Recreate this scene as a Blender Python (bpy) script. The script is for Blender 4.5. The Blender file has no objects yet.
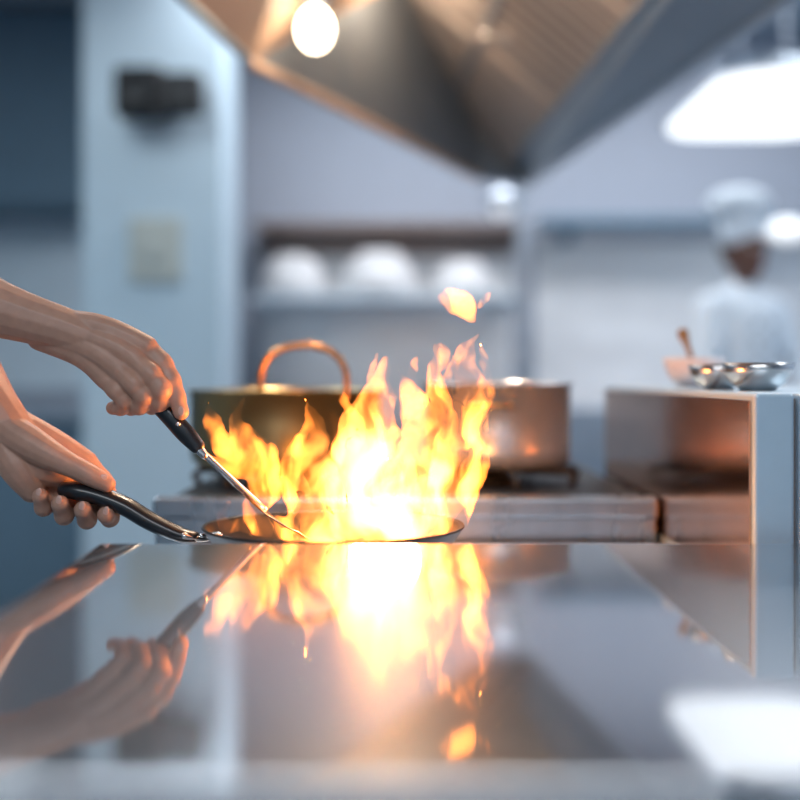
import bpy, bmesh, math, random
from mathutils import Vector, Matrix, geometry
random.seed(4)
F=1111.0; CAMZ=1.0815; HY=375.0
def U(px,py,d): return Vector(((px-400)/F*d, d, CAMZ+(HY-py)/F*d))
scn=bpy.context.scene
# ---------------- materials
def mat(name,col=(.5,.5,.5),rough=.5,metal=0,noise=0,nscale=8,bump=0,emis=None,estr=0,nmap=(1,1,1),sss=0,rvar=0,coat=0,bdist=.002):
    m=bpy.data.materials.new(name); m.use_nodes=True
    n=m.node_tree.nodes; l=m.node_tree.links; b=n['Principled BSDF']
    b.inputs['Base Color'].default_value=(*col,1); b.inputs['Roughness'].default_value=rough; b.inputs['Metallic'].default_value=metal
    if coat: b.inputs['Coat Weight'].default_value=coat
    if sss:
        b.inputs['Subsurface Weight'].default_value=sss; b.inputs['Subsurface Radius'].default_value=(.01,.004,.002); b.inputs['Subsurface Scale'].default_value=1
    if emis: b.inputs['Emission Color'].default_value=(*emis,1); b.inputs['Emission Strength'].default_value=estr
    if noise or bump or rvar:
        tc=n.new('ShaderNodeTexCoord'); mp=n.new('ShaderNodeMapping'); mp.inputs['Scale'].default_value=nmap
        nz=n.new('ShaderNodeTexNoise'); nz.inputs['Scale'].default_value=nscale; nz.inputs['Detail'].default_value=4
        l.new(tc.outputs['Object'],mp.inputs['Vector']); l.new(mp.outputs[0],nz.inputs['Vector'])
        if noise:
            mx=n.new('ShaderNodeMixRGB'); mx.inputs[1].default_value=(*[c*(1-noise) for c in col],1); mx.inputs[2].default_value=(*[min(1,c*(1+noise)) for c in col],1)
            l.new(nz.outputs['Fac'],mx.inputs[0]); l.new(mx.outputs[0],b.inputs['Base Color'])
        if rvar:
            mr=n.new('ShaderNodeMapRange'); mr.inputs['To Min'].default_value=rough-rvar; mr.inputs['To Max'].default_value=rough+rvar
            l.new(nz.outputs['Fac'],mr.inputs['Value']); l.new(mr.outputs[0],b.inputs['Roughness'])
        if bump:
            bp=n.new('ShaderNodeBump'); bp.inputs['Strength'].default_value=bump; bp.inputs['Distance'].default_value=bdist
            l.new(nz.outputs['Fac'],bp.inputs['Height']); l.new(bp.outputs[0],b.inputs['Normal'])
    return m
M={}
M['wall']=mat('wall_paint',(.40,.43,.50),.6,noise=.05)
M['wallR']=mat('wall_paint_right',(.38,.46,.58),.6,noise=.05)
M['wallL']=mat('wall_slate',(.13,.21,.28),.6,noise=.08)
M['column']=mat('column_paint',(.54,.66,.74),.5,noise=.04)
M['ceil']=mat('ceiling_paint',(.36,.42,.48),.8,noise=.05)
M['floor']=mat('floor_tile',(.12,.17,.22),.35,noise=.2,nscale=5)
M['steel']=mat('brushed_steel',(.66,.67,.69),.22,1,noise=.06,nscale=30,nmap=(1,12,1),rvar=.05)
M['steelb']=mat('pass_front_steel',(.55,.70,.82),.35,.4,noise=.06,nscale=30,nmap=(1,12,1),rvar=.05)
M['steelw']=mat('range_front_steel',(.40,.44,.48),.28,1,noise=.25,nscale=6,nmap=(4,1,.5),rvar=.05)
M['steelm']=mat('steel_matte',(.58,.62,.68),.35,1,noise=.1,nscale=6)
M['bsteel']=mat('bright_panel_steel',(.74,.74,.77),.35,.3,noise=.35,nscale=2.2,nmap=(1,1,2))
M['hood']=mat('hood_steel',(.32,.37,.42),.4,.7,noise=.1,nscale=6)
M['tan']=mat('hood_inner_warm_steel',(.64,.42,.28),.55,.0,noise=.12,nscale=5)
M['slat']=mat('hood_filter_steel',(.38,.34,.31),.45,.3,noise=.1,nscale=10)
M['slatd']=mat('hood_filter_gap',(.06,.05,.05),.6,.3,noise=.1)
M['copper']=mat('copper_brass',(.62,.30,.12),.25,1,noise=.15,nscale=12)
M['olive']=mat('aged_brass_pot',(.40,.29,.13),.28,.9,noise=.25,nscale=9)
M['pot']=mat('pot_steel',(.74,.71,.69),.24,1,noise=.05)
M['potm']=mat('stock_pot_steel',(.78,.77,.77),.22,.75,noise=.15,nscale=5,nmap=(3,3,.3),rvar=.05)
M['flameside']=mat('pass_side_flame_tint',(.72,.44,.32),.14,1,noise=.2,nscale=10,nmap=(1,.6,2),rvar=.05)  # plain steel; warm flame reflection is put into the base colour
M['iron']=mat('cast_iron',(.02,.02,.022),.5,.3,noise=.3,nscale=60,bump=.2)
M['black']=mat('black_handle_plastic',(.012,.013,.016),.28,noise=.2,nscale=30,coat=.3)
M['pan']=mat('pan_dark_steel',(.05,.04,.035),.3,.8,noise=.2,nscale=20)
M['skin']=mat('skin',(.50,.28,.20),.45,noise=.18,nscale=70,bump=.7,sss=.10,bdist=.0007)
M['nail']=mat('fingernail',(.68,.42,.34),.25,noise=.05)
M['skind']=mat('skin_dark',(.15,.07,.05),.5,noise=.1,nscale=20)
M['lips']=mat('lips',(.35,.12,.10),.4,noise=.05)
M['coat']=mat('chef_white_cotton',(.78,.85,.92),.8,noise=.05,nscale=20)
M['trouser']=mat('trouser_cloth',(.05,.06,.09),.8,noise=.1)
M['hair']=mat('hair_dark',(.02,.015,.012),.6,noise=.2,nscale=60)
M['eyew']=mat('eye_white',(.8,.8,.8),.2,noise=.02)
M['ceramic']=mat('ceramic_pinkish',(.84,.72,.70),.3,noise=.04)
M['plate']=mat('switch_plate_plastic',(.50,.52,.48),.4,noise=.04)
M['wood']=mat('wood_spoon',(.35,.17,.06),.5,noise=.2,nscale=20)
M['shelfb']=mat('shelf_brown',(.24,.18,.16),.5,.3,noise=.2)
M['lamp']=mat('lamp_panel',(1,1,1),.5,emis=(.93,.97,1),estr=1.5)
M['bulb']=mat('bulb_glow',(1,1,1),.5,emis=(1,.80,.56),estr=15)
M['tile']=mat('white_tile',(.66,.74,.80),.3,noise=.06)
M['bowlm']=mat('mixing_bowl_steel',(.66,.64,.64),.55,.0,noise=.15,nscale=5)
def counter_mat():
    m=bpy.data.materials.new('counter_steel'); m.use_nodes=True; n=m.node_tree.nodes; l=m.node_tree.links; n.clear()
    o=n.new('ShaderNodeOutputMaterial'); a=n.new('ShaderNodeBsdfPrincipled'); b=n.new('ShaderNodeBsdfPrincipled'); mx=n.new('ShaderNodeMixShader')
    tc=n.new('ShaderNodeTexCoord'); mp=n.new('ShaderNodeMapping'); mp.inputs['Scale'].default_value=(2,60,1)
    nz=n.new('ShaderNodeTexNoise'); nz.inputs['Scale'].default_value=6; nz.inputs['Detail'].default_value=5
    n2=n.new('ShaderNodeTexNoise'); n2.inputs['Scale'].default_value=7; n2.inputs['Detail'].default_value=3
    l.new(tc.outputs['Object'],mp.inputs[0]); l.new(mp.outputs[0],nz.inputs['Vector']); l.new(tc.outputs['Object'],n2.inputs['Vector'])
    for s in (a,b):
        s.inputs['Metallic'].default_value=1; s.inputs['Base Color'].default_value=(.56,.57,.59,1)
    r1=n.new('ShaderNodeMapRange'); r1.inputs['To Min'].default_value=.015; r1.inputs['To Max'].default_value=.05
    l.new(n2.outputs['Fac'],r1.inputs['Value']); l.new(r1.outputs[0],a.inputs['Roughness']); b.inputs['Roughness'].default_value=.27
    bp=n.new('ShaderNodeBump'); bp.inputs['Strength'].default_value=.04; bp.inputs['Distance'].default_value=.0004
    l.new(nz.outputs['Fac'],bp.inputs['Height']); l.new(bp.outputs[0],a.inputs['Normal'])
    mx.inputs[0].default_value=.30
    l.new(a.outputs[0],mx.inputs[1]); l.new(b.outputs[0],mx.inputs[2]); l.new(mx.outputs[0],o.inputs['Surface'])
    return m
M['counter']=counter_mat()
# ---------------- helpers
def obj(name,me,m=None,parent=None,smooth=False):
    o=bpy.data.objects.new(name,me); scn.collection.objects.link(o)
    if m: me.materials.append(M[m] if isinstance(m,str) else m)
    if parent: o.parent=parent
    if smooth:
        for p in me.polygons: p.use_smooth=True
    return o
def empty(name,loc=(0,0,0)):
    e=bpy.data.objects.new(name,None); e.empty_display_size=.05; scn.collection.objects.link(e); return e
def box(name,x0,x1,y0,y1,z0,z1,m,parent=None,bev=0):
    bm=bmesh.new(); bmesh.ops.create_cube(bm,size=1)
    for v in bm.verts: v.co=Vector((x0+(v.co.x+.5)*(x1-x0),y0+(v.co.y+.5)*(y1-y0),z0+(v.co.z+.5)*(z1-z0)))
    if bev: bmesh.ops.bevel(bm,geom=bm.edges[:],offset=bev,segments=3,affect='EDGES',profile=.5)
    me=bpy.data.meshes.new(name); bm.to_mesh(me); bm.free()
    return obj(name,me,m,parent)
def faces(name,vs,fs,m,parent=None):
    me=bpy.data.meshes.new(name); me.from_pydata([tuple(v) for v in vs],[],fs); me.update()
    return obj(name,me,m,parent)
def lathe(name,prof,center,m,parent=None,seg=64,tilt=None):
    bm=bmesh.new(); rings=[]
    for r,z in prof:
        if r<1e-5: rings.append([bm.verts.new((0,0,z))])
        else: rings.append([bm.verts.new((r*math.cos(2*math.pi*i/seg),r*math.sin(2*math.pi*i/seg),z)) for i in range(seg)])
    for a,b in zip(rings,rings[1:]):
        for i in range(seg):
            j=(i+1)%seg
            if len(a)==1 and len(b)==1: continue
            if len(a)==1: bm.faces.new((a[0],b[i],b[j]))
            elif len(b)==1: bm.faces.new((a[i],a[j],b[0]))
            else: bm.faces.new((a[i],a[j],b[j],b[i]))
    bmesh.ops.recalc_face_normals(bm,faces=bm.faces[:])
    T=Matrix.Translation(center)
    if tilt: T=T@tilt
    bm.transform(T)
    me=bpy.data.meshes.new(name); bm.to_mesh(me); bm.free()
    return obj(name,me,m,parent,True)
def cr(pts,sub):
    out=[]; n=len(pts)
    for i in range(n-1):
        p0=pts[max(i-1,0)];p1=pts[i];p2=pts[i+1];p3=pts[min(i+2,n-1)]
        for k in range(sub):
            t=k/sub
            out.append([.5*((2*b)+(-a+c)*t+(2*a-5*b+4*c-d)*t*t+(-a+3*b-3*c+d)*t**3) for a,b,c,d in zip(p0,p1,p2,p3)])
    out.append(list(pts[-1])); return out
def tube_bm(bm,pts,sub=6,seg=16,ref=None,fu=1,fv=1,cap=True):
    P=cr([[*p,r] for p,r in pts],sub)
    C=[Vector(p[:3]) for p in P]; R=[max(p[3],.0003) for p in P]
    n=len(C); T=[(C[min(i+1,n-1)]-C[max(i-1,0)]).normalized() for i in range(n)]
    up=Vector(ref) if ref else (Vector((0,0,1)) if abs(T[0].z)<.8 else Vector((0,1,0)))
    rings=[]; st={'u':None}
    def ring(c,t,r):
        u=st['u']
        if ref or u is None: u=t.cross(up).normalized() if t.cross(up).length>1e-4 else Vector((1,0,0))
        else: u=(u-t*u.dot(t)).normalized()
        st['u']=u; v=u.cross(t).normalized()
        return [bm.verts.new(c+u*(r*fu*math.cos(2*math.pi*k/seg))+v*(r*fv*math.sin(2*math.pi*k/seg))) for k in range(seg)]
    seq=[]
    if cap:
        for a in (80,60,40,20): seq.append((C[0]-T[0]*R[0]*math.sin(math.radians(a)),T[0],R[0]*math.cos(math.radians(a))))
    for i in range(n): seq.append((C[i],T[i],R[i]))
    if cap:
        for a in (20,40,60,80): seq.append((C[-1]+T[-1]*R[-1]*math.sin(math.radians(a)),T[-1],R[-1]*math.cos(math.radians(a))))
    for s in seq: rings.append(ring(*s))
    for a,b in zip(rings,rings[1:]):
        for k in range(seg):
            j=(k+1)%seg; bm.faces.new((a[k],a[j],b[j],b[k]))
    bm.faces.new(rings[0][::-1]); bm.faces.new(rings[-1])
def tube(name,pts,m,parent=None,**kw):
    bm=bmesh.new(); tube_bm(bm,pts,**kw); bmesh.ops.recalc_face_normals(bm,faces=bm.faces[:])
    me=bpy.data.meshes.new(name); bm.to_mesh(me); bm.free(); return obj(name,me,m,parent,True)
def ell_bm(bm,c,r,rot=None,seg=20):
    g=bmesh.ops.create_uvsphere(bm,u_segments=seg,v_segments=seg//2+2,radius=1)
    S=Matrix.Diagonal((*r,1)); T=Matrix.Translation(c)@(rot.to_4x4() if rot else Matrix.Identity(4))@S
    bmesh.ops.transform(bm,matrix=T,verts=g['verts'])
def ell(name,c,r,m,parent=None,rot=None):
    bm=bmesh.new(); ell_bm(bm,c,r,rot); me=bpy.data.meshes.new(name); bm.to_mesh(me); bm.free(); return obj(name,me,m,parent,True)
def blob(name,build,m,parent=None,voxel=.002,smooth=6):
    bm=bmesh.new(); build(bm); bmesh.ops.recalc_face_normals(bm,faces=bm.faces[:])
    me=bpy.data.meshes.new(name); bm.to_mesh(me); bm.free(); o=obj(name,me,m,parent,True)
    r=o.modifiers.new('r','REMESH'); r.mode='VOXEL'; r.voxel_size=voxel; r.use_smooth_shade=True
    if smooth:
        s=o.modifiers.new('s','SMOOTH'); s.factor=.5; s.iterations=smooth
    return o
# ---------------- room shell
box('floor',-3.2,3.4,-2.7,6.4,-.05,0,'floor')
box('ceiling',-3.2,3.4,-2.7,6.4,3.0,3.05,'ceil')
box('wall_back',-3.2,3.4,6.2,6.3,0,3.0,'wall')
box('wall_left',-3.2,-3.1,-2.6,6.2,0,3.0,'wallL')
box('wall_right',3.3,3.4,-2.6,6.2,0,3.0,'wallR')
box('wall_front',-3.2,3.4,-2.7,-2.6,0,3.0,'column')
box('column',-1.432,-.80,5.0,5.5,0,3.0,'column',bev=.01)
wc=empty('wall_cupboard'); box('carcass',-3.08,-1.5,5.75,6.18,1.95,2.98,'wallL',wc); box('door_left',-3.06,-2.3,5.73,5.75,1.97,2.96,'wallL',wc,.004); box('door_right',-2.28,-1.52,5.73,5.75,1.97,2.96,'wallL',wc,.004)
box('trim_tile_band',-3.1,-1.5,6.17,6.2,1.0,1.95,'tile')
lc=empty('prep_counter')
box('top',-3.06,-1.5,5.2,6.15,.86,.9,'steelm',lc); box('front',-3.03,-1.5,5.25,6.1,.0,.86,'wallL',lc)
sp=empty('wall_speaker')
box('bracket',-1.06,-.98,4.93,5.0,2.24,2.36,'iron',sp)
box('cabinet',-1.24,-1.02,4.78,4.93,2.20,2.42,'iron',sp,.03); box('horn',-1.03,-.86,4.80,4.93,2.22,2.40,'iron',sp,.03)
lathe('cone',[(0,0),(.05,.0),(.07,.01),(.075,.02)],Vector((-1.13,4.775,2.31)),'iron',sp,32,Matrix.Rotation(math.pi/2,4,'X'))
pl=empty('switch_plate'); box('plate',-1.215,-.98,4.97,5.0,1.50,1.79,'plate',pl,.01); box('rocker',-1.15,-1.05,4.955,4.975,1.6,1.7,'plate',pl,.004)
box('trim_steel_backsplash',-.775,.62,6.14,6.2,.9,1.86,'bsteel')
box('trim_brown_band',-.775,.62,6.12,6.14,1.74,1.84,'shelfb')  # brown band across the upper backsplash
sh=empty('wall_shelf'); box('board',-.775,.70,5.9,6.14,1.86,1.90,'shelfb',sh)
for i,x in enumerate((-.7,0,.6)): box('bracket_%d'%i,x,x+.03,5.95,6.12,1.80,1.86,'shelfb',sh)
sh2=empty('wall_shelf'); box('board',-.775,.60,5.66,6.14,1.47,1.49,'tile',sh2)
for i,x in enumerate((-.7,0,.55)): box('bracket_%d'%i,x,x+.03,5.75,6.14,1.42,1.47,'tile',sh2)
def bowlprof(r,h,t=.004): return [(0,0),(r*.45,0),(r*.75,h*.28),(r*.93,h*.65),(r,h),(r-t,h),(r*.91-t,h*.65),(r*.72-t,h*.32),(r*.42,t),(0,t)]
for i,(x,r,h) in enumerate(((-.56,.19,.22),(-.11,.22,.24),(.33,.18,.19))):
    lathe('mixing_bowl',[(a,h-b) for a,b in bowlprof(r,h)],Vector((x,5.88,1.491)),'bowlm',None,40)
box('back_prep_table',-.77,3.0,5.5,6.1,.0,.92,'steelm',bev=.005)
box('pipe_post',.60,.66,5.7,5.76,.92,3.0,'steelm',bev=.01)
box('trim_steel_panel_right',.75,3.3,6.14,6.2,.92,1.86,'bsteel')
sr=empty('wall_shelf'); box('board',.75,3.2,5.85,6.14,1.88,1.92,'wallL',sr)
for i,x in enumerate((.9,2,3)): box('bracket_%d'%i,x,x+.03,5.9,6.14,1.80,1.88,'wallL',sr)
# ---------------- hood
hd=empty('extractor_hood')
def H(x,y,h): return Vector((x,y,CAMZ+h))
rim=[H(-.65,1.0,.78),H(-.447,2.31,.78),H(-.374,2.77,.78),H(.309,4.4,.78),H(.523,4.54,.78),H(.97,1.0,.78)]
fl0=H(.456,4.5,.86); fl1=H(.645,1.0,.86); up0=H(-.064,4.62,1.3); up1=H(.19,1.0,1.3)
LV=[rim[0],rim[1],rim[2],rim[3],up0,up1,fl0]
LT=[(0,1,5),(1,2,5),(2,4,5),(2,3,4),(3,6,4)]
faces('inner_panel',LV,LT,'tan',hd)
faces('corner_panel',[rim[3],rim[4],fl0],[(0,1,2)],'hood',hd)
faces('side_band',[rim[4],rim[5],fl1,fl0],[(0,1,2,3)],'hood',hd)
faces('near_panel',[rim[0],rim[5],fl1,up1],[(0,1,2,3)],'hood',hd)
off=Vector((.012,0,.02))
faces('filter_back',[fl0+off,fl1+off,up1+off,up0+off],[(0,1,2,3)],'slatd',hd)
bm=bmesh.new(); N=40
for i in range(N):
    t0=i/N; t1=(i+.80)/N
    a=fl0.lerp(fl1,t0); b=fl0.lerp(fl1,t1); c=up0.lerp(up1,t1); d=up0.lerp(up1,t0)
    nrm=(b-a).cross(d-a).normalized()
    if nrm.z>0: nrm=-nrm
    m1=a.lerp(b,.5)+nrm*.012; m2=d.lerp(c,.5)+nrm*.012
    v=[bm.verts.new(q) for q in (a,m1,b,c,m2,d)]
    bm.faces.new((v[0],v[1],v[4],v[5])); bm.faces.new((v[1],v[2],v[3],v[4]))
me=bpy.data.meshes.new('filter_slats'); bm.to_mesh(me); bm.free(); obj('filter_slats',me,'slat',hd)
for k,t in enumerate((0,.27,.52,.76,1)):
    a=fl0.lerp(fl1,t); b=up0.lerp(up1,t); tube('filter_frame_%d'%k,[(a,.012),(b,.012)],'slat',hd,seg=8,sub=1)
for k,t in enumerate((.0,.5,1)):
    a=fl0.lerp(up0,t); b=fl1.lerp(up1,t); tube('filter_rail_%d'%k,[(a,.014),(b,.014)],'hood',hd,seg=8,sub=1)
tube('rim_lip_r',[(rim[4],.014),(rim[5],.014)],'steelm',hd,seg=8,sub=1)
tube('rim_lip_b',[(rim[3],.012),(rim[4],.012)],'hood',hd,seg=8,sub=1)
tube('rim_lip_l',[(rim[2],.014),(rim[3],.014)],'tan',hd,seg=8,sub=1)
tube('rim_lip_l2',[(rim[0],.012),(rim[2],.012)],'hood',hd,seg=8,sub=1)
top=[Vector((v.x,v.y,2.45)) for v in rim]; n=6
faces('outer_skirt',rim+top,[(i,(i+1)%n,n+(i+1)%n,n+i) for i in range(n)]+[tuple(range(n,2*n))],'hood',hd)
box('duct',-.1,.5,1.6,2.4,2.45,3.0,'hood',hd)
def onpanel(px,py,tris,V):
    o=Vector((0,0,CAMZ)); d=(U(px,py,1)-o).normalized()
    for t in tris:
        h=geometry.intersect_ray_tri(V[t[0]],V[t[1]],V[t[2]],d,o,True)
        if h: return h
    return o+d*3.5
hb=onpanel(315,-22,LT,LV)
lathe('lamp_socket',[(0,.05),(.03,.05),(.035,-.06),(.03,-.075),(0,-.075)],hb,'hood',hd,24)
ell('lamp_bulb',hb+Vector((0,0,-.125)),(.042,.042,.052),'bulb',hd)
h2=onpanel(495,22,[(0,1,2),(0,2,3)],[fl0,fl1,up1,up0])
tube('filter_handle',[(h2+Vector((-.05,.04,-.005)),.006),(h2+Vector((-.03,.0,-.04)),.006),(h2+Vector((.03,-.03,-.06)),.006),(h2+Vector((.06,-.03,-.035)),.006)],'steel',hd)
wl=empty('work_lamp'); c=U(502,206,5.2)
tube('stem',[(Vector((c.x,c.y,3.0)),.01),(Vector((c.x,c.y,c.z+.08)),.01)],'steelm',wl,seg=8,sub=1)
lathe('shade',[(.02,.09),(.05,.07),(.10,.0),(.095,.0),(.05,.06)],c,'steelm',wl,32)
ell('globe',c,(.06,.06,.06),mat('globe',(1,1,1),.5,emis=(.95,.95,1),estr=.4),wl)
pc=empty('ceiling_light_panel')
def rrect(name,x0,x1,y0,y1,z0,z1,r,m,parent):
    bm=bmesh.new(); vs=[]
    for cx,cy,a0 in ((x1-r,y1-r,0),(x0+r,y1-r,90),(x0+r,y0+r,180),(x1-r,y0+r,270)):
        for k in range(9):
            a=math.radians(a0+k*90/8); vs.append((cx+r*math.cos(a),cy+r*math.sin(a)))
    lo=[bm.verts.new((x,y,z0)) for x,y in vs]; hi=[bm.verts.new((x,y,z1)) for x,y in vs]
    bm.faces.new(lo[::-1]); bm.faces.new(hi); n=len(vs)
    for i in range(n): bm.faces.new((lo[i],lo[(i+1)%n],hi[(i+1)%n],hi[i]))
    me=bpy.data.meshes.new(name); bm.to_mesh(me); bm.free(); return obj(name,me,m,parent)
rrect('housing',1.08,1.80,3.70,4.80,2.115,2.15,.2,'steelm',pc)
rrect('diffuser',1.11,1.77,3.76,4.76,2.095,2.115,.18,'lamp',pc)
for i,(x,y) in enumerate(((1.2,3.9),(1.6,4.6))): tube('hanger_%d'%i,[(Vector((x,y,2.15)),.006),(Vector((x,y,3.0)),.006)],'steelm',pc,seg=8,sub=1)
l2=empty('wall_lamp'); c=U(788,231,5.7)
box('arm',c.x-.03,c.x+.03,5.72,6.14,c.z-.02,c.z+.02,'steelm',l2); ell('globe',c,(.11,.06,.065),mat('globe2',(1,1,1),.5,emis=(1,1,1),estr=.6),l2)
# ---------------- foreground counter
CT=.90
ct=empty('steel_counter')
def prism(name,pts,z0,z1,m,parent,bev=0):
    bm=bmesh.new(); lo=[bm.verts.new((x,y,z0)) for x,y in pts]; hi=[bm.verts.new((x,y,z1)) for x,y in pts]
    bm.faces.new(lo[::-1]); bm.faces.new(hi); n=len(pts)
    for i in range(n): bm.faces.new((lo[i],lo[(i+1)%n],hi[(i+1)%n],hi[i]))
    bmesh.ops.recalc_face_normals(bm,faces=bm.faces[:])
    if bev: bmesh.ops.bevel(bm,geom=bm.edges[:],offset=bev,segments=4,affect='EDGES',profile=.5)
    me=bpy.data.meshes.new(name); bm.to_mesh(me); bm.free(); return obj(name,me,m,parent,False)
prism('top',[(-.285,.493),(1.4,.493),(1.4,1.197),(-.324,1.197)],.86,CT,'counter',ct,.003)
box('undershelf',-.24,1.35,.56,1.17,.25,.28,'steelm',ct)
for i,(x,y) in enumerate(((-.24,.56),(1.3,.56),(-.24,1.12),(1.3,1.12))): box('leg_%d'%i,x,x+.04,y,y+.04,0,.86,'steelm',ct)
# ---------------- front cooktop
ck=empty('front_cooktop')
box('body',-.325,.39,1.2,1.66,.0,.83,'steelm',ck)
PZ=.859; PD=1.36; PX=-.081
for i in range(6):
    a=math.pi*i/3; tube('grate_%d'%i,[(Vector((PX+.03*math.cos(a),PD+.03*math.sin(a),PZ-.0065)),.0055),(Vector((PX+.14*math.cos(a),PD+.14*math.sin(a),PZ-.0065)),.0055),(Vector((PX+.145*math.cos(a),PD+.145*math.sin(a),PZ-.028)),.0055)],'iron',ck,seg=8,sub=2)
lathe('burner',[(0,.016),(.03,.016),(.045,.01),(.05,0)],Vector((PX,PD,.83)),'iron',ck,32)
# ---------------- frying pan
fp=empty('frying_pan')
tilt=Matrix.Rotation(math.radians(-.6),4,'X')
lathe('pan_body',[(0,0),(.125,0),(.135,.003),(.158,.036),(.1600,.038),(.1595,.040),(.155,.038),(.132,.007),(.124,.004),(0,.004)],Vector((PX,PD,PZ)),'pan',fp,96,tilt)
D=1.345
hp=[(U(218,535,1.36),.0055),(U(200,538,1.35),.006),(U(184,535,D),.0075)]
tube('handle_bracket',hp,'pot',fp,ref=(0,0,1),fu=2.0,fv=.8)
tube('handle_grip',[(U(194,537,D),.007),(U(178,534,D),.0095),(U(150,521,D),.011),(U(125,506,D),.0115),(U(100,496,D),.0115),(U(80,491,D),.0115),(U(66,490,D),.010)],'black',fp,ref=(0,0,1),fu=1.5,fv=1)
for i,px in enumerate((202,209)): ell('rivet_%d'%i,U(px,536,1.342),(.004,.003,.003),'pot',fp)
lathe('oil_layer',[(0,0),(.126,0),(.127,.003),(0,.003)],Vector((PX,PD,PZ+.0045)),mat('oil',(.25,.09,.02),.1,noise=.3,nscale=30),fp,48)
# ---------------- spatula
st=empty('metal_spatula'); d1,d2=1.325,1.345
tube('grip',[(U(118,366,d1),.009),(U(140,387,d1),.0095),(U(165,412,d1),.0105),(U(185,433,d1),.0115),(U(197,446,d1),.0095)],'black',st,ref=(0,1,0),fu=1,fv=.8)
ell('grip_stud',U(178,424,d1-.0095),(.003,.002,.003),'pot',st)
tube('ferrule',[(U(195,444,d1),.0075),(U(204,455,d1),.005)],'pot',st)
tube('shaft',[(U(200,450,d1),.0042),(U(230,478,1.335),.0042),(U(256,502,d2),.0045),(U(264,509,d2),.0045)],'pot',st)
tube('blade',[(U(258,504,d2),.006),(U(270,515,d2),.020),(U(284,526,1.35),.026),(U(292,531,1.355),.024)],'pot',st,ref=(0,0,1),fu=1,fv=.08)
# ---------------- range
rg=empty('cooking_range')
box('body',-.373,.39,1.69,2.50,0,.88,'steelw',rg,.004)
box('front_lip',-.376,.393,1.685,1.72,.862,.896,'steelw',rg,.006)
box('cooktop',-.36,.385,1.72,2.48,.88,.888,'iron',rg)
for k,(gx,gy) in enumerate(((-.20,2.02),(.16,2.02))):
    for j in range(8):
        a=math.pi*j/4+.2
        tube('grate_%d_%d'%(k,j),[(Vector((gx+.03*math.cos(a),gy+.03*math.sin(a),.912)),.007),(Vector((gx+.16*math.cos(a),gy+.16*math.sin(a),.912)),.007),(Vector((gx+.165*math.cos(a),gy+.165*math.sin(a),.892)),.007)],'iron',rg,seg=8,sub=2)
    lathe('burner_%d'%k,[(0,.018),(.045,.018),(.06,.01),(.065,0)],Vector((gx,gy,.888)),'iron',rg,32)
for i in range(5):
    x=-.27+i*.135; lathe('knob_%d'%i,[(.022,0),(.022,.02),(.018,.028),(0,.028)],Vector((x,1.69,.80)),'black',rg,24,Matrix.Rotation(math.pi/2,4,'X'))
def pot(name,x,y,r,z0,z1,m):
    e=empty(name); h=z1-z0
    lathe('body',[(0,0),(r*.93,0),(r*.99,.012),(r,.03),(r,h-.006),(r+.006,h-.003),(r+.006,h),(r-.003,h),(r-.004,.03),(r*.9,.006),(0,.006)],Vector((x,y,z0)),m,e,72)
    return e
sp_=pot('stock_pot',.175,2.02,.134,.9205,1.067,'potm')
for i,s in enumerate((-1,1)):
    zc=1.03; x,y,r=.175,2.02,.134; a=math.radians(-100 if s<0 else 80); ca,sa=math.cos(a),math.sin(a)
    def q(rr,t,dz=0): return Vector((x+rr*ca-t*sa,y+rr*sa+t*ca,zc+dz))
    tube('loop_%d'%i,[(q(r-.002,-.04),.005),(q(r+.024,-.036),.005),(q(r+.032,0),.005),(q(r+.024,.036),.005),(q(r-.002,.04),.005)],'copper' if s<0 else 'pot',sp_)  # steel loops; copper on the first paints in a gold reflection
cp=pot('brass_rondeau_pot',-.206,2.02,.172,.9205,1.055,'olive')
yb=1.86
tube('bail_handle',[(U(262,398,yb),.0055),(U(262,372,yb),.0055),(U(275,352,yb),.006),(U(304,345,yb),.006),(U(332,352,yb),.006),(U(346,372,yb),.0055),(U(346,398,yb),.0055)],'copper',cp)
# ---------------- pass shelf
ps=empty('pass_shelf_unit')
box('side_block',.399,.444,1.25,2.16,0,1.0605,'steelb',ps,.004)
box('side_flame_tint_skin',.3965,.3985,1.262,2.15,.84,1.052,'flameside',ps)  # thin skin carrying the painted flame reflection on the block's side
box('seam',.444,.449,1.262,2.15,0,1.055,'shelfb',ps)
box('main_block',.449,1.35,1.25,2.16,0,1.0605,'steelb',ps,.004)
TZ=1.0607
lathe('steel_bowl',bowlprof(.048,.037,.0015),Vector((.483,1.50,TZ)),'pot')
lathe('steel_bowl',bowlprof(.043,.036,.0015),Vector((.460,1.605,TZ)),'pot')
lathe('ceramic_bowl',bowlprof(.052,.050,.004),Vector((.503,1.90,TZ)),'ceramic')
ws=empty('wooden_spoon'); b0=Vector((.512,1.90,TZ+.012)); b1=U(683,334,1.88)
tube('handle',[(b0,.005),(b0.lerp(b1,.7),.005),(b1,.010)],'wood',ws,ref=(0,1,0),fu=1,fv=.6)
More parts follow.
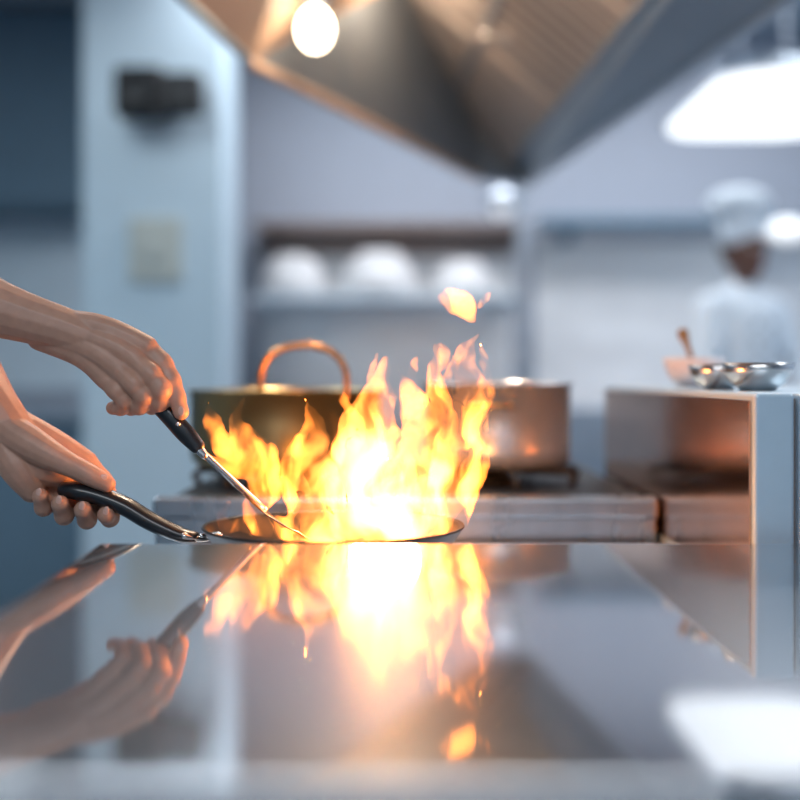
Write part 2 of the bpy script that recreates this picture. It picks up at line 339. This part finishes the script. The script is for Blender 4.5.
# ---------------- flames
def flames():
    S=1.36/F
    base=[
     ([(292,531,12),(345,530,20),(380,529,24),(415,529,20),(450,530,11)],0),
     ([(325,532,22),(318,490,27),(310,458,22),(318,430,14),(307,398,2)],-.03),
     ([(372,532,28),(372,480,34),(362,440,29),(376,402,17),(386,358,2)],0),
     ([(408,532,26),(420,480,34),(428,440,29),(414,406,16),(398,370,2)],.03),
     ([(432,530,16),(450,482,24),(462,430,24),(470,388,17),(464,360,11),(478,334,1.5)],-.01),
     ([(452,440,14),(440,400,12),(435,374,8),(441,344,1.5)],.03),
     ([(268,530,7),(258,512,10),(268,488,16),(262,458,19),(248,438,14),(240,420,8),(248,398,1.5)],-.03),
     ([(258,462,13),(232,448,12),(217,430,9),(211,400,1.5)],-.02),
     ([(250,470,10),(225,465,7),(209,455,1.5)],-.02),
     ([(272,482,12),(289,458,8),(300,430,1.5)],.01),
     ([(436,302,3),(448,299,10),(463,305,11),(474,322,1.5)],.0),
     ([(481,306,1.5),(486,299,4),(491,292,1)],.01),
     ([(468,440,13),(482,405,11),(489,375,7),(483,344,1.5)],.04),
     ([(345,455,14),(352,425,9),(336,392,1.5)],.05),
     ([(305,528,15),(294,492,15),(286,468,9),(290,444,1.5)],.02),
     ([(448,520,10),(466,488,13),(479,455,8),(471,430,2)],-.05),
     ([(400,500,20),(396,450,15),(388,420,9),(396,390,1.5)],-.06),
     ([(352,515,18),(340,470,13),(346,440,8),(336,412,1.5)],-.07),
     ([(228,529,6),(250,528,9),(280,528,12),(305,529,12)],.02),
     ([(228,527,6),(221,515,4),(229,503,1)],0),
     ([(252,526,8),(243,508,5),(248,492,1)],.03),
     ([(420,400,9),(411,380,6),(417,356,1.2)],0),
     ([(440,520,14),(440,470,14),(452,420,11),(446,392,7),(456,356,1.2)],-.04),
     ([(380,400,8),(371,380,5),(377,354,1)],.01),
     ([(436,370,3),(445,359,6),(437,346,1)],.02),
    ]
    def build(bm):
        for pts,dd in base:
            P=[]
            for x,y,r in pts:
                v=U(x,y,1.36); v.y+=dd*(1 if y<520 else .7); P.append((v,r*S))
            tube_bm(bm,P,sub=6,seg=14,ref=(0,1,0),fu=1,fv=1)
    o=blob('flames',build,None,None,.002,2)
    tx=bpy.data.textures.new('fl','CLOUDS'); tx.noise_scale=.03; tx.noise_depth=2
    dm=o.modifiers.new('d','DISPLACE'); dm.texture=tx; dm.strength=.017; dm.mid_level=.46; dm.texture_coords='LOCAL'
    m=bpy.data.materials.new('fire'); m.use_nodes=True; n=m.node_tree.nodes; l=m.node_tree.links; n.clear()
    out=n.new('ShaderNodeOutputMaterial'); em=n.new('ShaderNodeEmission')
    tc=n.new('ShaderNodeTexCoord')
    nw=n.new('ShaderNodeTexNoise'); nw.inputs['Scale'].default_value=14; nw.inputs['Detail'].default_value=1
    l.new(tc.outputs['Object'],nw.inputs['Vector'])
    sc=n.new('ShaderNodeVectorMath'); sc.operation='SCALE'; sc.inputs['Scale'].default_value=.10
    ad=n.new('ShaderNodeVectorMath'); ad.operation='ADD'
    l.new(nw.outputs['Color'],sc.inputs[0]); l.new(sc.outputs[0],ad.inputs[0]); l.new(tc.outputs['Object'],ad.inputs[1])
    mp=n.new('ShaderNodeMapping'); mp.inputs['Scale'].default_value=(1,.45,.36)
    nz=n.new('ShaderNodeTexNoise'); nz.inputs['Scale'].default_value=29; nz.inputs['Detail'].default_value=2.5
    rp=n.new('ShaderNodeMapRange'); rp.interpolation_type='SMOOTHSTEP'
    rp.inputs['From Min'].default_value=.45; rp.inputs['From Max'].default_value=.61; rp.inputs['To Min'].default_value=5; rp.inputs['To Max'].default_value=190
    l.new(ad.outputs[0],mp.inputs[0]); l.new(mp.outputs[0],nz.inputs['Vector']); l.new(nz.outputs['Fac'],rp.inputs['Value'])
    # hotter zone: ellipsoidal, wide across the pan and rising into the body
    sb=n.new('ShaderNodeVectorMath'); sb.operation='SUBTRACT'; sb.inputs[1].default_value=U(382,492,1.36)
    ml=n.new('ShaderNodeVectorMath'); ml.operation='MULTIPLY'; ml.inputs[1].default_value=(.8,1,.75)
    ds=n.new('ShaderNodeVectorMath'); ds.operation='LENGTH'
    l.new(tc.outputs['Object'],sb.inputs[0]); l.new(sb.outputs[0],ml.inputs[0]); l.new(ml.outputs[0],ds.inputs[0])
    cz=n.new('ShaderNodeMapRange'); cz.interpolation_type='SMOOTHSTEP'; cz.inputs['From Min'].default_value=.11; cz.inputs['From Max'].default_value=.0; cz.inputs['To Min'].default_value=0; cz.inputs['To Max'].default_value=1
    l.new(ds.outputs['Value'],cz.inputs['Value'])
    mm=n.new('ShaderNodeMath'); mm.operation='MULTIPLY_ADD'; mm.inputs[1].default_value=42; l.new(cz.outputs[0],mm.inputs[0]); l.new(rp.outputs[0],mm.inputs[2])
    mc=n.new('ShaderNodeMixRGB'); mc.inputs[1].default_value=(1,.25,.03,1); mc.inputs[2].default_value=(1,.38,.10,1); l.new(cz.outputs[0],mc.inputs[0])
    l.new(mc.outputs[0],em.inputs['Color']); l.new(mm.outputs[0],em.inputs['Strength']); l.new(em.outputs[0],out.inputs['Volume'])
    o.data.materials.append(m)
    try: m.cycles.volume_step_rate=.2
    except Exception as e: print(e)
flames()
# ---------------- cook's arms & hands
def hand_tubes(bm,spec,D,nf=0):
    k0=len(spec)-nf
    for i,pts in enumerate(spec):
        P=[(U(x,y,D+dd),r*D/F) for x,y,dd,r in pts]
        if i>=k0:
            Q=[]
            for a,b in zip(P,P[1:]): Q+= [a,(a[0].lerp(b[0],.5),(a[1]+b[1])*.5*.92)]
            P=Q+[P[-1]]
        tube_bm(bm,P,sub=4,seg=14)
cook=empty('cook')
DU=1.325
upper=[
 [(-125,262,.02,42),(-60,285,.01,38),(-10,306,0,30),(30,319,0,25),(60,328,0,22.5),(86,337,0,20)],
 [(50,326,.006,17),(100,336,.008,17),(132,352,.010,16)],
 [(40,322,.004,14),(85,325,-.001,14),(115,333,-.003,13.5),(146,347,-.003,12)],
 [(40,328,.004,14),(80,336,-.004,14),(110,345,-.010,13.5),(135,359,-.012,12.3)],
 [(40,334,.004,14),(75,343,-.004,14),(100,354,-.011,13.5),(120,370,-.013,12.3)],
 [(40,338,.006,13),(72,350,-.001,13),(90,361,-.006,12.5),(106,378,-.008,11.5)],
 [(70,343,.012,17),(108,362,.02,18),(130,376,.02,14)],
 [(92,348,.02,15),(122,362,.03,13.5),(148,380,.028,11),(162,396,.020,10),(171,406,.012,8.4)],
 [(145,347,0,12.6),(162,364,-.003,11.6),(171,381,-.007,10.8),(177,398,-.009,9.6),(181,412,-.009,8.2)],
 [(134,359,-.012,12.4),(150,374,-.021,11.6),(161,389,-.022,10.8),(160,402,-.012,10),(152,407,.004,8.5)],
 [(119,370,-.013,12.3),(134,384,-.023,11.4),(144,396,-.021,10.6),(140,406,-.010,9.6),(131,408,.005,8.3)],
 [(105,378,-.008,11),(117,391,-.016,10.2),(125,401,-.014,9.4),(121,408,-.004,8.4),(113,408,.006,7.2)],
]
blob('right_arm',lambda bm:hand_tubes(bm,upper,DU,4),'skin',cook,.0014,6)
DL=1.345
lower=[
 [(-120,262,.12,42),(-75,312,.09,40),(-38,362,.05,34),(-12,400,.02,27),(6,424,.012,24),(24,446,.010,21)],
 [(-5,410,.016,14),(50,440,.026,14),(86,462,.034,12)],
 [(0,420,.014,15),(45,452,.028,15),(74,472,.036,12.5)],
 [(0,425,.014,15),(36,460,.026,15),(56,478,.034,12.5)],
 [(-2,430,.012,15),(24,466,.018,15),(36,482,.026,12)],
 [(14,440,.010,20),(40,465,.012,19),(60,474,.020,15)],
 [(-12,408,.012,16),(12,432,.002,18),(34,446,-.005,17.5),(56,458,-.010,14),(74,467,-.011,11.6),(92,476,-.011,11),(107,484,-.009,8.8)],
 [(-8,425,.012,16),(6,450,.004,18),(20,472,.0,17),(32,490,.006,13)],
 [(86,462,.034,12),(103,482,.036,11),(110,503,.026,10.5),(110,518,.008,10),(106,515,-.010,9)],
 [(74,472,.036,12),(84,492,.036,11.2),(89,510,.022,10.8),(87,520,.004,10.2),(83,510,-.014,9.2)],
 [(56,478,.034,12),(62,496,.032,11),(66,511,.018,10.6),(64,516,.0,10),(60,504,-.016,9)],
 [(36,482,.026,11.5),(42,496,.026,10.2),(45,507,.012,9.6),(43,508,-.004,9),(40,496,-.017,8)],
]
blob('left_arm',lambda bm:hand_tubes(bm,lower,DL,4),'skin',cook,.0014,6)
def nail(i,px,py,D,dd,rp,r,ax=0,tl=0):
    rot=Matrix.Rotation(ax,3,'Y')@Matrix.Rotation(tl,3,'X')
    ell('nail_%d'%i,U(px,py,D+dd-rp*D/F+.0012),(r*.72,.0013,r),'nail',cook,rot)
nail(0,181,411,DU,-.009,8.2,.0058,-.25)
nail(1,106,511,DL,-.010,9,.0055,.2); nail(2,82,506,DL,-.014,9.2,.0058,.2); nail(3,59,500,DL,-.016,9,.0056,.2); nail(4,39,492,DL,-.017,8,.005,.2)
nail(5,103,478,DL,-.010,8,.0062,1.15,-.3)
# ---------------- people
def person(e,Mx,skin,arms=None,hat=True):
    def L(x,y,z): return Mx@Vector((x,y,z))
    X=(Mx.to_3x3()@Vector((1,0,0)))
    def coat(bm):
        tube_bm(bm,[(L(0,0,.72),.20),(L(0,0,.95),.18),(L(0,0,1.12),.165),(L(0,0,1.28),.185),(L(0,0,1.38),.165),(L(-.01,0,1.44),.09)],ref=tuple(X),fu=1,fv=.66,seg=24)
        tube_bm(bm,[(L(-.01,-.17,1.385),.068),(L(-.01,0,1.41),.075),(L(-.01,.17,1.385),.068)],seg=16)
        tube_bm(bm,[(L(-.01,0,1.42),.066),(L(-.005,0,1.475),.06)],seg=16)
        for s,a in (arms or {}).items():
            shd=L(-.01,s*.19,1.38)
            if len(a)==2: el,wr=a; tube_bm(bm,[(shd,.066),(shd.lerp(el,.5),.055),(el,.047),(el.lerp(wr,.5),.043),(wr,.036)],seg=16)
            else: el=a[0]; tube_bm(bm,[(shd,.068),(shd.lerp(el,.5),.060),(shd.lerp(el,.95),.054)],seg=16)
    blob('coat',coat,'coat',e,.008,4)
    for i in range(4):
        for s in (-1,1): ell('coat_button_%d_%d'%(i,s),L(.118,s*.045,1.08+.08*i),(.009,.009,.009),'hair',e)
    def legs(bm):
        for s in (-1,1): tube_bm(bm,[(L(0,s*.08,.86),.105),(L(0.01,s*.09,.5),.075),(L(0,s*.095,.09),.058)],seg=16)
    blob('trousers',legs,'trouser',e,.009,3)
    def shoes(bm):
        for s in (-1,1): tube_bm(bm,[(L(-.05,s*.095,.045),.04),(L(.06,s*.10,.04),.04),(L(.15,s*.105,.034),.032)],seg=12)
    blob('shoes',shoes,'hair',e,.008,3)
    R=Mx.to_3x3()
    def head(bm):
        tube_bm(bm,[(L(-.01,0,1.44),.055),(L(.005,0,1.53),.052)],seg=16)
        ell_bm(bm,L(0,0,1.635),(.095,.078,.105),R)
        ell_bm(bm,L(.035,0,1.575),(.058,.055,.06),R)
        tube_bm(bm,[(L(.088,0,1.64),.009),(L(.107,0,1.612),.013),(L(.104,0,1.605),.012)],seg=10)
        for s in (-1,1):
            ell_bm(bm,L(-.005,s*.08,1.62),(.018,.010,.03),R)
            tube_bm(bm,[(L(.084,s*.015,1.658),.008),(L(.078,s*.045,1.658),.008)],seg=8)
    blob('head',head,skin,e,.004,4)
    for s in (-1,1):
        ell('eye_%d'%s,L(.078,s*.032,1.638),(.011,.014,.009),'eyew',e,R); ell('iris_%d'%s,L(.088,s*.032,1.638),(.003,.006,.006),'hair',e,R)
    ell('mouth',L(.088,0,1.567),(.010,.024,.007),'lips',e,R)
    def hair(bm): ell_bm(bm,L(-.022,0,1.655),(.092,.084,.100),R)
    blob('hair',hair,'hair',e,.006,2)
    if hat:
        def toque(bm):
            tube_bm(bm,[(L(-.01,0,1.70),.096),(L(-.012,0,1.74),.098),(L(-.015,0,1.79),.105)],seg=24)
            for k in range(9):
                a=2*math.pi*k/9; ell_bm(bm,L(-.03+.065*math.cos(a),.065*math.sin(a),1.82),(.07,.07,.065))
            ell_bm(bm,L(-.035,0,1.85),(.115,.115,.05))
        blob('toque_hat',toque,'coat',e,.006,4)
def simplehand(e,name,w,fwd,side,m):
    dn=Vector((0,0,-1))
    def b(bm):
        tube_bm(bm,[(w,.028),(w+fwd*.04,.03),(w+fwd*.08,.03)],seg=12,ref=(0,0,1),fu=1.15,fv=.6)
        for k,(o,ln) in enumerate(((-.027,.06),(-.009,.075),(.009,.07),(.027,.055))):
            p=w+fwd*.085+side*o; tube_bm(bm,[(p,.0095),(p+fwd*ln*.5+dn*.008,.009),(p+fwd*ln*.85+dn*.03,.0075)],seg=10,sub=3)
        p=w+fwd*.03-side*.03; tube_bm(bm,[(p,.013),(p+fwd*.03-side*.02+dn*.01,.011),(p+fwd*.06-side*.02+dn*.02,.009)],seg=10,sub=3)
    blob(name,b,m,e,.003,3)
MC=Matrix.Translation((-.84,1.50,0))
person(cook,MC,'skin',arms={-1:(U(-115,266,DU+.02),),1:(U(-110,270,DL+.12),)})
bc=empty('background_chef')
bx,by=U(744,300,4.6).x,4.6
MB=Matrix.Translation((bx,by,-.035))@Matrix.Rotation(math.radians(-62),4,'Z')
Lb=lambda x,y,z: MB@Vector((x,y,z))
person(bc,MB,'skind',arms={-1:(Lb(.06,-.27,1.12),Lb(.27,-.16,1.02)),1:(Lb(.06,.27,1.12),Lb(.27,.16,1.02))})
R3=MB.to_3x3()
simplehand(bc,'hand_r',Lb(.28,-.155,1.015),R3@Vector((1,.2,0)).normalized(),R3@Vector((0,-1,0)),'skind')
simplehand(bc,'hand_l',Lb(.28,.155,1.015),R3@Vector((1,-.2,0)).normalized(),R3@Vector((0,1,0)),'skind')
# ---------------- lights
def area(name,loc,rot,size,e,col,sy=None):
    d=bpy.data.lights.new(name,'AREA'); d.energy=e; d.color=col; d.size=size
    if sy: d.shape='RECTANGLE'; d.size_y=sy
    o=bpy.data.objects.new(name,d); scn.collection.objects.link(o); o.location=loc; o.rotation_euler=rot; return o
area('overhead_fill_left',(-1.6,2.6,2.95),(0,0,0),1.0,58,(.82,.93,1),2.5)  # this and the next three: added overhead fills without fixtures
area('overhead_fill_back',(.7,4.9,2.95),(0,0,0),3.2,70,(.90,.94,1),.6)  # added fill for the back of the room
area('overhead_fill_right',(2.2,2.2,2.95),(0,0,0),1.0,50,(.84,.93,1),2.5)  # added fill on the right side
area('overhead_fill_camera',(-.2,-1.2,2.9),(math.radians(0),0,0),2.2,55,(.88,.94,1),1.2)  # added fill behind the camera
def point(name,loc,e,col,r):
    d=bpy.data.lights.new(name,'POINT'); d.energy=e; d.color=col; d.shadow_soft_size=r
    o=bpy.data.objects.new(name,d); scn.collection.objects.link(o); o.location=loc
point('flame_light',U(385,487,1.36),6.5,(1,.40,.11),.045)
point('hood_fill_near',(-.05,2.2,CAMZ+1.0),20,(1,.80,.6),.05)  # added out-of-frame fill that brightens the hood interior, no fixture
lathe('hood_fill_socket',[(0,.06),(.03,.06),(.04,.035),(0,.035)],Vector((.02,3.3,CAMZ+1.20)),'hood',hd,24)  # invented socket for the added far hood fill
point('hood_fill_far',(.02,3.3,CAMZ+1.20),8,(1,.76,.54),.03)  # added out-of-frame fill to brighten the far hood panels
w=bpy.data.worlds.new('w'); scn.world=w; w.use_nodes=True; w.node_tree.nodes['Background'].inputs[0].default_value=(.45,.62,.85,1); w.node_tree.nodes['Background'].inputs[1].default_value=.5
# ---------------- camera
cd=bpy.data.cameras.new('camera'); cam=bpy.data.objects.new('camera',cd); scn.collection.objects.link(cam)
cd.sensor_width=36; cd.lens=F/800*36; cam.location=(0,0,CAMZ); cam.rotation_euler=(math.pi/2,0,0); cd.shift_y=-25/800
cd.clip_start=.02; cd.dof.use_dof=True; cd.dof.focus_distance=1.335; cd.dof.aperture_fstop=1.25
scn.camera=cam
scn.view_settings.view_transform='Standard'
